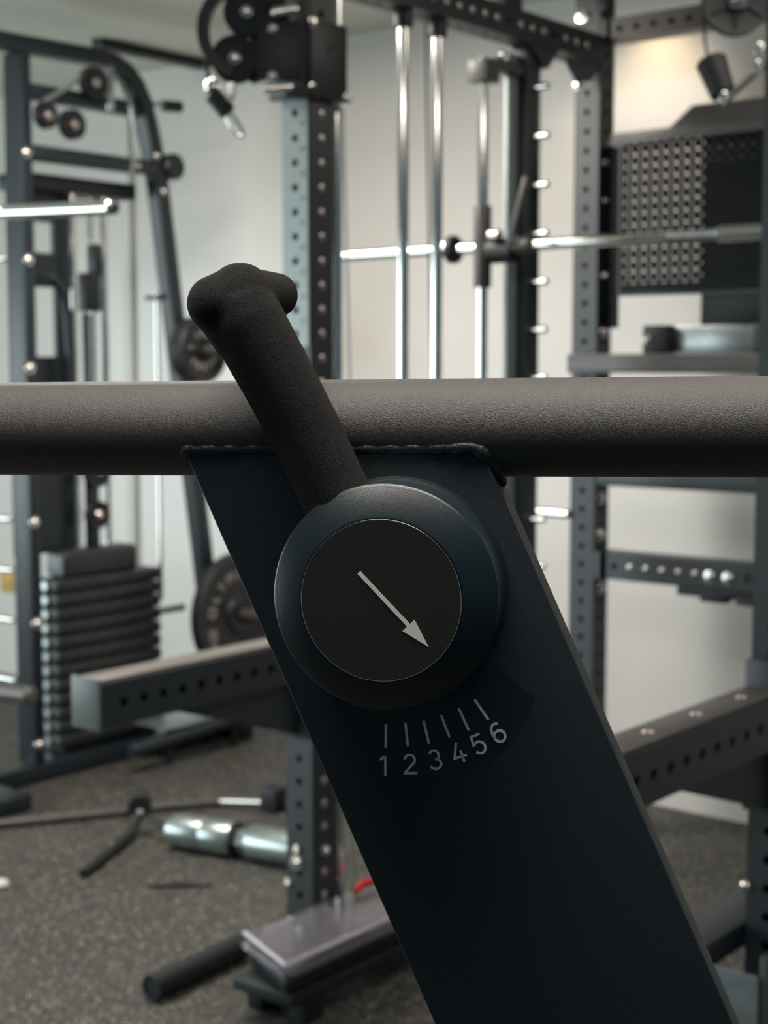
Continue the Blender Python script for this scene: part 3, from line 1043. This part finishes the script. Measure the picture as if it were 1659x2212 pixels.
# ------------------------------------------------------------------ guided bar
ZB, UB = 1.583, 0.641
bar = thing('guided_barbell', 'chrome guided barbell running across the rack on a vertical rod', 'barbell', UB, 0.0, ZB)
MB().cyl((UB, -0.55, ZB), (UB, 0.50, ZB), 0.0135, 24).build('shaft', 'chrome', bar)
MB().cyl((UB, 0.46, ZB), (UB, 0.625, ZB), 0.0120, 24).build('shaft', 'steelgrey', bar)
MB().cyl((UB, 0.62, ZB), (UB, 1.50, ZB), 0.0175, 28, bev=0.002).build('sleeve', 'chrome', bar)
MB().cyl((UB, -0.100, ZB), (UB, -0.080, ZB), 0.034, 28, bev=0.003).build('stop_collar', 'black', bar)
MB().cyl((UB, -0.135, ZB), (UB, -0.100, ZB), 0.020, 6, bev=0.002).build('collar_nut', 'chrome', bar)
b = MB()
b.lathe((UB, -0.002, 1.488), (0, 0, 1), [(0.0135, 0), (0.0205, 0), (0.0215, 0.002), (0.0215, 0.193), (0.0205, 0.195), (0.0135, 0.195)], 28)
b.build('bearing_sleeve', 'greybracket', bar)
MB().cyl((UB - 0.005, 0.020, 1.573), (UB - 0.005, 0.100, 1.573), 0.030, 24, bev=0.005).build('carriage_hub', 'black', bar)
MB().cyl((UB - 0.01, 0.095, ZB - 0.002), (UB - 0.01, 0.145, ZB), 0.021, 20, bev=0.003).build('collar_nut', 'greybracket', bar)
b = MB()
b.prism([(0.60, 0.092, 1.588), (0.60, 0.106, 1.584), (0.60, 0.1545, 1.735), (0.60, 0.141, 1.739)], (0.008, 0, 0))
b.build('hook_lever', 'greybracket', bar, bevel=0.002)
MB().cyl((0.604, 0.045, 1.607), (0.604, 0.075, 1.607), 0.014, 18, bev=0.003).build('lever_boss', 'plug', bar)

# ================================================================== WEIGHT STACK MACHINE (left)
mc = thing('weight_stack_machine', 'dark weight stack machine with curved frame and chrome guide rods', 'machine', 0.8, -1.65)
VM = -1.65
frame_path = [(0.36, VM, 2.258), (0.49, VM, 2.260), (0.72, VM, 2.264), (0.86, VM, 2.268), (0.92, VM, 2.260), (0.97, VM, 2.240), (1.010, VM, 2.205), (1.040, VM, 2.155), (1.062, VM, 2.095), (1.082, VM, 2.02), (1.112, VM, 1.88), (1.172, VM, 1.47), (1.290, VM, 0.68), (1.375, VM, 0.07)]
MB().tube(frame_path, 0, sec=(0.0245, 0.030, Vector((0, 1, 0)))).build('curved_frame', 'machine', mc, bevel=0.004)
MB().box(0.537, 0.577, -1.706, -1.622, 0.055, 2.236).build('upright', 'machine', mc, bevel=0.004)
MB().box(0.36, 1.405, -1.69, -1.62, 0.0, 0.055).build('base_beam', 'machine', mc, bevel=0.004)
MB().box(1.34, 1.41, -1.62, -1.52, 0.0, 0.075).build('rubber_foot', 'rubber', mc, bevel=0.006)
plant('bolt', ME_BOLT_S, mc, (1.34, -1.545, 0.075 - 0.01), '-u')
MB().box(0.575, 1.075, -1.68, -1.63, 2.105, 2.150).build('cross_tube', 'machine', mc, bevel=0.004)
MB().box(0.575, 1.11, -1.665, -1.615, 1.922, 1.966).build('cross_tube', 'machine', mc, bevel=0.004)
MB().box(0.60, 1.06, -1.83, -1.70, 1.845, 1.895).build('rod_header', 'black', mc, bevel=0.005)
for (u, z, r) in ((0.612, 2.053, 0.040), (0.712, 2.038, 0.046), (0.800, 2.176, 0.050)):
    sheave(mc, (u, -1.60, z), (0, 1, 0), r, 0.024)
    MB().lathe((u, -1.588, z), (0, 1, 0), [(0.015, 0), (0.015, 0.004), (0.009, 0.005), (0.009, 0.012), (0, 0.014)], 14).build('axle_bolt', 'plug', mc)
MB().tube([(0.60, -1.60, 2.095), (0.72, -1.60, 2.16), (0.80, -1.60, 2.228), (0.8537, -1.6, 2.2247), (0.9139, -1.6, 2.1905), (0.9514, -1.6, 2.1308), (0.9657, -1.6, 2.0673), (0.9659, -1.6, 1.9799), (0.966, -1.62, 1.90)], 0.0065, 10).build('cable', 'steelgrey', mc)
MB().box(0.850, 0.872, -1.60, -1.585, 2.10, 2.235).build('pulley_strap', 'steelgrey', mc, bevel=0.003)
MB().cyl((1.075, -1.635, 2.150), (1.125, -1.635, 2.152), 0.010, 14).build('handle_stem', 'steelgrey', mc)
MB().cyl((1.120, -1.635, 2.152), (1.205, -1.635, 2.158), 0.019, 20, bev=0.006).build('rest_handle', 'rubber', mc)
MB().cyl((1.150, -1.70, 1.955), (1.150, -1.60, 1.955), 0.043, 24, bev=0.008).build('pivot_hub', 'machine', mc)
for p in ((0.556, -1.622, 1.9398), (0.553, -1.622, 1.6198), (0.550, -1.622, 1.293), (0.553, -1.622, 0.8202), (0.554, -1.622, 0.5046), (0.553, -1.622, 0.1217)):
    plant('bolt', ME_BOLT, mc, p, '+v')
for p in ((0.996, -1.622, 2.0118 - 0.07), (1.078, -1.619, 1.985), (1.105, -1.619, 1.8711)):
    plant('bolt', ME_BOLT_S, mc, p, '+v')
# dark shroud with two openings
b = MB()
VP0, VP1 = -1.765, -1.75
for q in ((0.58, 0.83, 1.752, 1.845), (0.58, 0.674, 1.655, 1.752), (0.752, 0.83, 1.655, 1.752), (0.58, 0.83, 1.548, 1.655), (0.58, 0.654, 1.329, 1.548), (0.756, 0.83, 1.329, 1.548), (0.58, 0.83, 0.70, 1.329)):
    b.box(q[0], q[1], VP0, VP1, q[2], q[3])
b.build('shroud', 'machine', mc)
MB().tube([(0.58, -1.70, 1.576), (0.66, -1.70, 1.579), (0.70, -1.70, 1.572), (0.730, -1.70, 1.550), (0.750, -1.70, 1.515), (0.763, -1.70, 1.45), (0.770, -1.70, 1.35), (0.774, -1.70, 1.20)], 0.016, 14).build('bent_tube', 'machine', mc)
# guide rods, carriage, small pulleys
for u in (0.804, 0.934):
    MB().cyl((u, -1.72, 0.05), (u, -1.72, 1.86), 0.0115, 20).build('guide_rod', 'chrome', mc)
MB().cyl((0.900, -1.745, 1.70), (0.900, -1.745, 1.86), 0.010, 16).build('guide_rod', 'chrome', mc)
MB().cyl((0.905, -1.745, 0.72), (0.905, -1.745, 1.50), 0.010, 16).build('guide_rod', 'chrome', mc)
b = MB()
b.box(0.862, 0.925, -1.77, -1.725, 1.475, 1.60)
b.box(0.902, 0.935, -1.77, -1.725, 1.59, 1.695)
b.build('carriage', 'black', mc, bevel=0.006)
MB().box(0.868, 0.888, -1.76, -1.74, 0.95, 1.47).build('selector_stem', 'machine', mc, bevel=0.003)
for (u, z, r) in ((0.868, 0.815, 0.046), (0.870, 0.955, 0.050)):
    sheave(mc, (u, -1.70, z), (0, 1, 0), r, 0.022)
    MB().lathe((u, -1.689, z), (0, 1, 0), [(0.016, 0), (0.016, 0.004), (0.009, 0.012), (0, 0.013)], 14).build('axle_bolt', 'plug', mc)
MB().box(0.846, 0.892, -1.735, -1.715, 0.70, 0.96).build('pulley_strap', 'machine', mc, bevel=0.003)
MB().cyl((1.163, -1.72, 0.50), (1.163, -1.72, 1.545), 0.0075, 16, bev=0.002).build('thin_rod', 'chrome', mc)
MB().box(1.12, 1.20, -1.735, -1.66, 1.52, 1.535).build('rod_tab', 'machine', mc, bevel=0.002)
# stack plates
zs = 0.075
for k in range(12):
    b = MB()
    z0 = zs + k * 0.0458
    b.box(0.672, 1.115, -1.778, -1.664, z0, z0 + 0.0415)
    o = b.build('stack_plate', 'stack', mc, bevel=0.010, seg=3)
    c = MB()
    c.cyl((0.673, -1.721, z0 + 0.021), (0.662, -1.721, z0 + 0.021), 0.017, 16, bev=0.003)
    c.build('plate_bumper', 'steelgrey', o)
MB().box(0.70, 1.10, -1.76, -1.68, 0.055, 0.075).build('stack_cushion', 'rubber', mc, bevel=0.004)
MB().box(0.66, 1.20, -1.84, -1.691, 0.0, 0.055).build('stack_base', 'machine', mc, bevel=0.004)
MB().box(0.94, 1.30, -1.62, -1.46, 0.115, 0.122).build('foot_platform', 'tread', mc, bevel=0.002)
for (u, v) in ((0.97, -1.48), (1.27, -1.48), (0.97, -1.60), (1.27, -1.60)):
    MB().cyl((u, v, 0.0), (u, v, 0.115), 0.012, 12).build('platform_leg', 'machine', mc)
MB().cyl((0.80, -1.475, 0.075), (1.33, -1.475, 0.098), 0.026, 18, bev=0.004).build('floor_tube', 'machine', mc)
MB().cyl((1.19, -1.62, 1.352), (1.19, -1.36, 1.352), 0.020, 18, bev=0.004).build('storage_horn', 'greybracket', mc)
MB().cyl((1.325, -1.62, 0.45), (1.325, -1.36, 0.45), 0.024, 18, bev=0.004).build('storage_horn', 'greybracket', mc)
MB().cyl((1.10, -1.69, 0.465), (1.24, -1.69, 0.465), 0.013, 16, bev=0.002).build('selector_pin', 'steelgrey', mc)

ad = thing('add_on_weight', 'dark rounded add-on weight with end painted pale as lit lying on top of the weight stack', 'weight', 0.87, -1.72, zs + 12 * 0.0458 - 0.0043)
zt_ = zs + 12 * 0.0458 - 0.0043
MB().box(0.712, 1.022, -1.768, -1.672, zt_, zt_ + 0.088).build('body', 'stack', ad, bevel=0.018, seg=4)
MB().box(0.704, 0.714, -1.758, -1.682, zt_ + 0.010, zt_ + 0.078).build('end_face', 'endplate', ad, bevel=0.004)  # pale face added: light on this end is in its colour


# weight plates on the machine's horns
def weight_plate(name, label, u, v, z, r, th, texts, group):
    t = thing(name, label, 'weight plate', u, v, z, group)
    b = MB()
    n = (0, 1, 0)
    h = th / 2
    b.lathe((u, v, z), n, [(0.027, -h), (r - 0.006, -h), (r, -h + 0.006), (r, h - 0.006), (r - 0.006, h), (r * 0.82, h), (r * 0.80, h - 0.012), (r * 0.34, h - 0.012), (r * 0.31, h + 0.004), (0.032, h + 0.004), (0.027, h - 0.002), (0.027, -h)], 56)
    b.build('disc', 'iron', t)
    for s, size, rad, mid, flat in texts:
        if flat:
            me = text_mesh(s, size, 0.0012)
            me.materials.clear()
            me.materials.append(M['letter'])
            o = link('lettering', me, t, local(t, (u + rad * cos(mid), v + h - 0.0118, z + rad * sin(mid))))
            o.rotation_euler = (pi / 2, 0, 0)
            continue
        step = size * 0.92 / rad
        for k, ch in enumerate(s):
            if ch == ' ':
                continue
            a = mid - (k - (len(s) - 1) / 2) * step
            me = text_mesh(ch, size, 0.0012)
            me.materials.clear()
            me.materials.append(M['letter'])
            o = link('letter', me, t, local(t, (u + rad * cos(a), v + h - 0.0118, z + rad * sin(a))))
            o.rotation_euler = (Matrix.Rotation(-(a - pi / 2), 3, 'Y') @ Matrix.Rotation(pi / 2, 3, 'X')).to_euler()
    return t


weight_plate('weight_plate', 'large black iron plate reading 25 KG low behind the left spotter arm', 1.325, -1.505, 0.45, 0.214, 0.045,
             [('OLYMPIC', 0.052, 0.138, radians(112), False), ('25', 0.044, 0.148, radians(203), True), ('KG', 0.034, 0.168, radians(213.5), True)], 'weight plates on the machine')
weight_plate('weight_plate', 'small black iron plate with raised letter ring hanging on the slanted frame leg', 1.180, -1.540, 1.352, 0.110, 0.066,
             [('5 LBS 5 LBS 5 LBS', 0.027, 0.056, radians(120), False)], 'weight plates on the machine')

# ------------------------------------------------------------------ peg post at the far left
pp = thing('peg_post', 'row of bright chrome pegs and a long chrome handle left of the machine', 'post', 0.30, -1.60)
MB().box(0.265, 0.315, -1.63, -1.575, 0.0, 1.80).build('post', 'machine', pp, bevel=0.004)
MB().box(0.20, 0.35, -1.66, -1.40, 0.0, 0.05).build('foot', 'machine', pp, bevel=0.004)
me_long = unit('catch_peg', 'chrome', [(0, 0), (0.0095, 0), (0.0095, 0.172), (0.006, 0.178), (0, 0.178)], 16)
for k, z in enumerate((1.60, 1.01, 0.863, 0.716, 0.571, 0.395)):
    plant('catch_peg', me_long, pp, (0.30, -1.575, z), '+v')
MB().cyl((0.30, -1.575, 1.735), (0.30, -0.950, 1.7125), 0.0195, 24, bev=0.003).build('handle', 'chrome', pp)
MB().cyl((0.30, -0.957, 1.7125), (0.30, -0.935, 1.7115), 0.0170, 20, bev=0.004).build('end_cap', 'black', pp)
MB().lathe((0.283, -1.42, 1.735), (-1, 0, 0), [(0.016, 0), (0.016, 0.006), (0.010, 0.012), (0, 0.014)], 16).build('bolt', 'bolt', pp)
MB().cyl((0.30, -1.575, 0.345), (0.30, -1.325, 0.360), 0.027, 22, bev=0.010).build('roller', 'greybracket', pp)
solo('price_tag', MB().box(0.318, 0.324, -1.485, -1.425, 0.645, 0.700), 'yellow', 'yellow card tag hanging between the chrome pegs at far left', 'tag', 0.32, -1.45, 0.645, bevel=0.002)

# ================================================================== THINGS ON THE FLOOR
# clear organiser case on a low black stand
st = thing('low_stand', 'low black stand under the clear plastic case on the floor', 'stand', -0.05, 0.14)
MB().box(-0.30, 0.24, 0.06, 0.225, 0.055, 0.085).build('top', 'black', st, bevel=0.006)
for u in (-0.22, 0.18):
    for v in (0.075, 0.19):
        MB().box(u - 0.03, u + 0.03, v - 0.02, v + 0.02, 0.0, 0.055).build('leg', 'black', st, bevel=0.004)
bx = thing('organiser_case', 'clear plastic case with rounded glossy rim on low black stand', 'case', -0.05, 0.14, 0.085)


def case_ring(z, g):
    return [(-0.325 + g, 0.232 - g, z), (0.26 - g, 0.232 - g, z), (0.22 - g, 0.058 + g, z), (-0.255 + g, 0.050 + g, z)]


b = MB()
v1 = case_ring(0.085, 0.012)
v2 = case_ring(0.122, 0.004)
b.hexa([v1[0], v1[1], v1[2], v1[3], v2[0], v2[1], v2[2], v2[3]])
b.build('tray', 'black', bx, bevel=0.008, seg=3)
v1 = case_ring(0.1225, 0.016)
v2 = case_ring(0.143, 0.016)
MB().hexa([v1[0], v1[1], v1[2], v1[3], v2[0], v2[1], v2[2], v2[3]]).build('contents', 'contents', bx, bevel=0.004)
v1 = case_ring(0.1435, 0.0)
v2 = case_ring(0.156, 0.003)
MB().hexa([v1[0], v1[1], v1[2], v1[3], v2[0], v2[1], v2[2], v2[3]]).build('lid', 'clear', bx, bevel=0.0055, seg=4)
rim = [Vector(p) for p in case_ring(0.136, -0.003)]
pts = []
for k in range(4):
    a, c = rim[k], rim[(k + 1) % 4]
    for q in range(8):
        pts.append(a.lerp(c, 0.06 + 0.88 * q / 7))
MB().tube(pts, 0.0065, 10, closed=True).build('rim', 'clear', bx)
le = [Vector(p) for p in case_ring(0.1545, 0.0035)]
MB().tube([le[3], le[0], le[0].lerp(le[1], 0.02), le[1]], 0.0048, 12).build('lid_glint_edge', 'rim_glint', bx)  # pale tube added along the lid for its edge highlight
for p in (le[0], le[3]):
    MB().sphere(p, 0.0062, 14, 8).build('lid_glint_corner', 'rim_glint', bx)
MB().box(-0.02, 0.03, 0.046, 0.060, 0.140, 0.152).build('latch', 'bolt', bx, bevel=0.003)
MB().box(-0.10, -0.06, 0.045, 0.058, 0.128, 0.150).build('latch', 'black', bx, bevel=0.003)

rd = thing('red_clip', 'red plastic clip lying behind the clear case by the rack upright', 'clip', 0.12, 0.115, 0.156)
MB().tube([(0.055, 0.085, 0.164), (0.09, 0.080, 0.172), (0.12, 0.082, 0.168), (0.155, 0.080, 0.176), (0.185, 0.085, 0.172)], [0.007, 0.010, 0.008, 0.011, 0.008], 12).build('grip', 'red', rd)
MB().cyl((0.190, 0.085, 0.170), (0.215, 0.085, 0.172), 0.009, 14, bev=0.002).build('pin', 'bolt', rd)

pg = thing('rubber_pipe', 'short black rubber coated pipe on the floor beside the clear case', 'pipe', -0.2, -0.125)
b = MB()
b.lathe((-0.355, -0.118, 0.0285), (0.31, -0.018, 0), [(0.020, 0.0), (0.0265, 0.0), (0.0285, 0.003), (0.0285, 0.285), (0.0265, 0.288), (0.020, 0.288), (0.019, 0.27), (0.019, 0.01), (0.020, 0.0)], 28)
b.build('sleeve', 'rubber', pg)
MB().cyl((-0.352, -0.1182, 0.0285), (-0.346, -0.1185, 0.0285), 0.0192, 20).build('core', 'black', pg)

sw = thing('steel_weight', 'silver cylindrical weight with dark collar lying behind the rack upright', 'weight', 0.42, -0.64)
S0, S1 = Vector((0.375, -0.835, 0.047)), Vector((0.475, -0.40, 0.047))
dS = (S1 - S0).normalized()
MB().lathe(S0, dS, [(0, 0), (0.034, 0), (0.041, 0.005), (0.044, 0.02), (0.0455, 0.05), (0.0462, 0.105), (0.0445, 0.110), (0.0462, 0.116), (0.0468, 0.196), (0.045, 0.200), (0, 0.200)], 40).build('head', 'silver', sw)
MB().lathe(S0 + dS * 0.200, dS, [(0, 0), (0.0466, 0), (0.0466, 0.012), (0.030, 0.014), (0, 0.014)], 36).build('collar', 'black', sw)
MB().lathe(S0 + dS * 0.214, dS, [(0, 0), (0.036, 0), (0.036, 0.038), (0, 0.038)], 6).build('nut', 'steelgrey', sw)
MB().lathe(S0 + dS * 0.252, dS, [(0, 0), (0.043, 0), (0.0462, 0.006), (0.0462, 0.190), (0.042, 0.196), (0, 0.196)], 40).build('head', 'silver', sw)

hk = thing('hooked_bar', 'black hooked bar with ring head lying left of the silver weight', 'bar', 0.33, -0.93)
b = MB()
b.tube([(0.395, -0.985, 0.078), (0.375, -0.975, 0.048), (0.335, -0.955, 0.020), (0.28, -0.93, 0.014), (0.16, -0.87, 0.013), (0.050, -0.815, 0.013)], [0.013, 0.0145, 0.0145, 0.0135, 0.013, 0.012], 14)
b.build('hook', 'rubber', hk)
MB().cyl((0.412, -1.004, 0.086), (0.378, -0.968, 0.086), 0.034, 24, bev=0.006).build('ring_head', 'rubber', hk)
MB().lathe((0.385, -0.975, 0.066), (-0.6, 0.8, 0), [(0.011, 0), (0.011, 0.012), (0.006, 0.016), (0, 0.017)], 14).build('bolt', 'bolt', hk)
MB().tube([(0.400, -0.99, 0.062), (0.385, -0.90, 0.052), (0.374, -0.842, 0.047)], 0.0085, 12).build('link_rod', 'black', hk)

lb = thing('long_bar', 'long dark bar with silver section and black end block on the floor', 'bar', 0.5, -1.14)
Lp = [(0.05, -1.405, 0.013), (0.1791, -1.330, 0.013), (0.4889, -1.145, 0.013), (0.60, -1.09, 0.013), (0.725, -1.00, 0.013)]
MB().tube(Lp, 0.0125, 14).build('shaft', 'greybracket', lb)
MB().tube([(0.722, -1.002, 0.013), (0.80, -0.880, 0.013)], 0.0115, 14).build('silver_section', 'silver', lb)
MB().box(0.765, 0.825, -0.880, -0.815, 0.0, 0.072).build('end_block', 'black', lb, bevel=0.006)
MB().tube([(0.81, -0.825, 0.025), (0.835, -0.74, 0.013)], 0.0085, 12).build('tip', 'greybracket', lb)

b = MB()
b.tube([(0.105, -0.640, 0.004), (0.16, -0.580, 0.006), (0.215, -0.520, 0.004)], [0.003, 0.007, 0.003], 10)
solo('rubber_strip', b, 'rubber', 'thin black rubber strip lying flat on the speckled floor', 'strip', 0.16, -0.58, 0.0)
b = MB()
b.lathe((-0.118, -0.935, 0.0), (0, 0, 1), [(0, 0), (0.020, 0), (0.024, 0.006), (0.020, 0.013), (0.008, 0.016), (0, 0.017)], 18)
solo('white_cap', b, 'white', 'small white plastic cap on the floor at the left edge', 'cap', -0.118, -0.935, 0.0)

for o in list(bpy.data.objects):
    if '_base' in o:
        del o['_base']
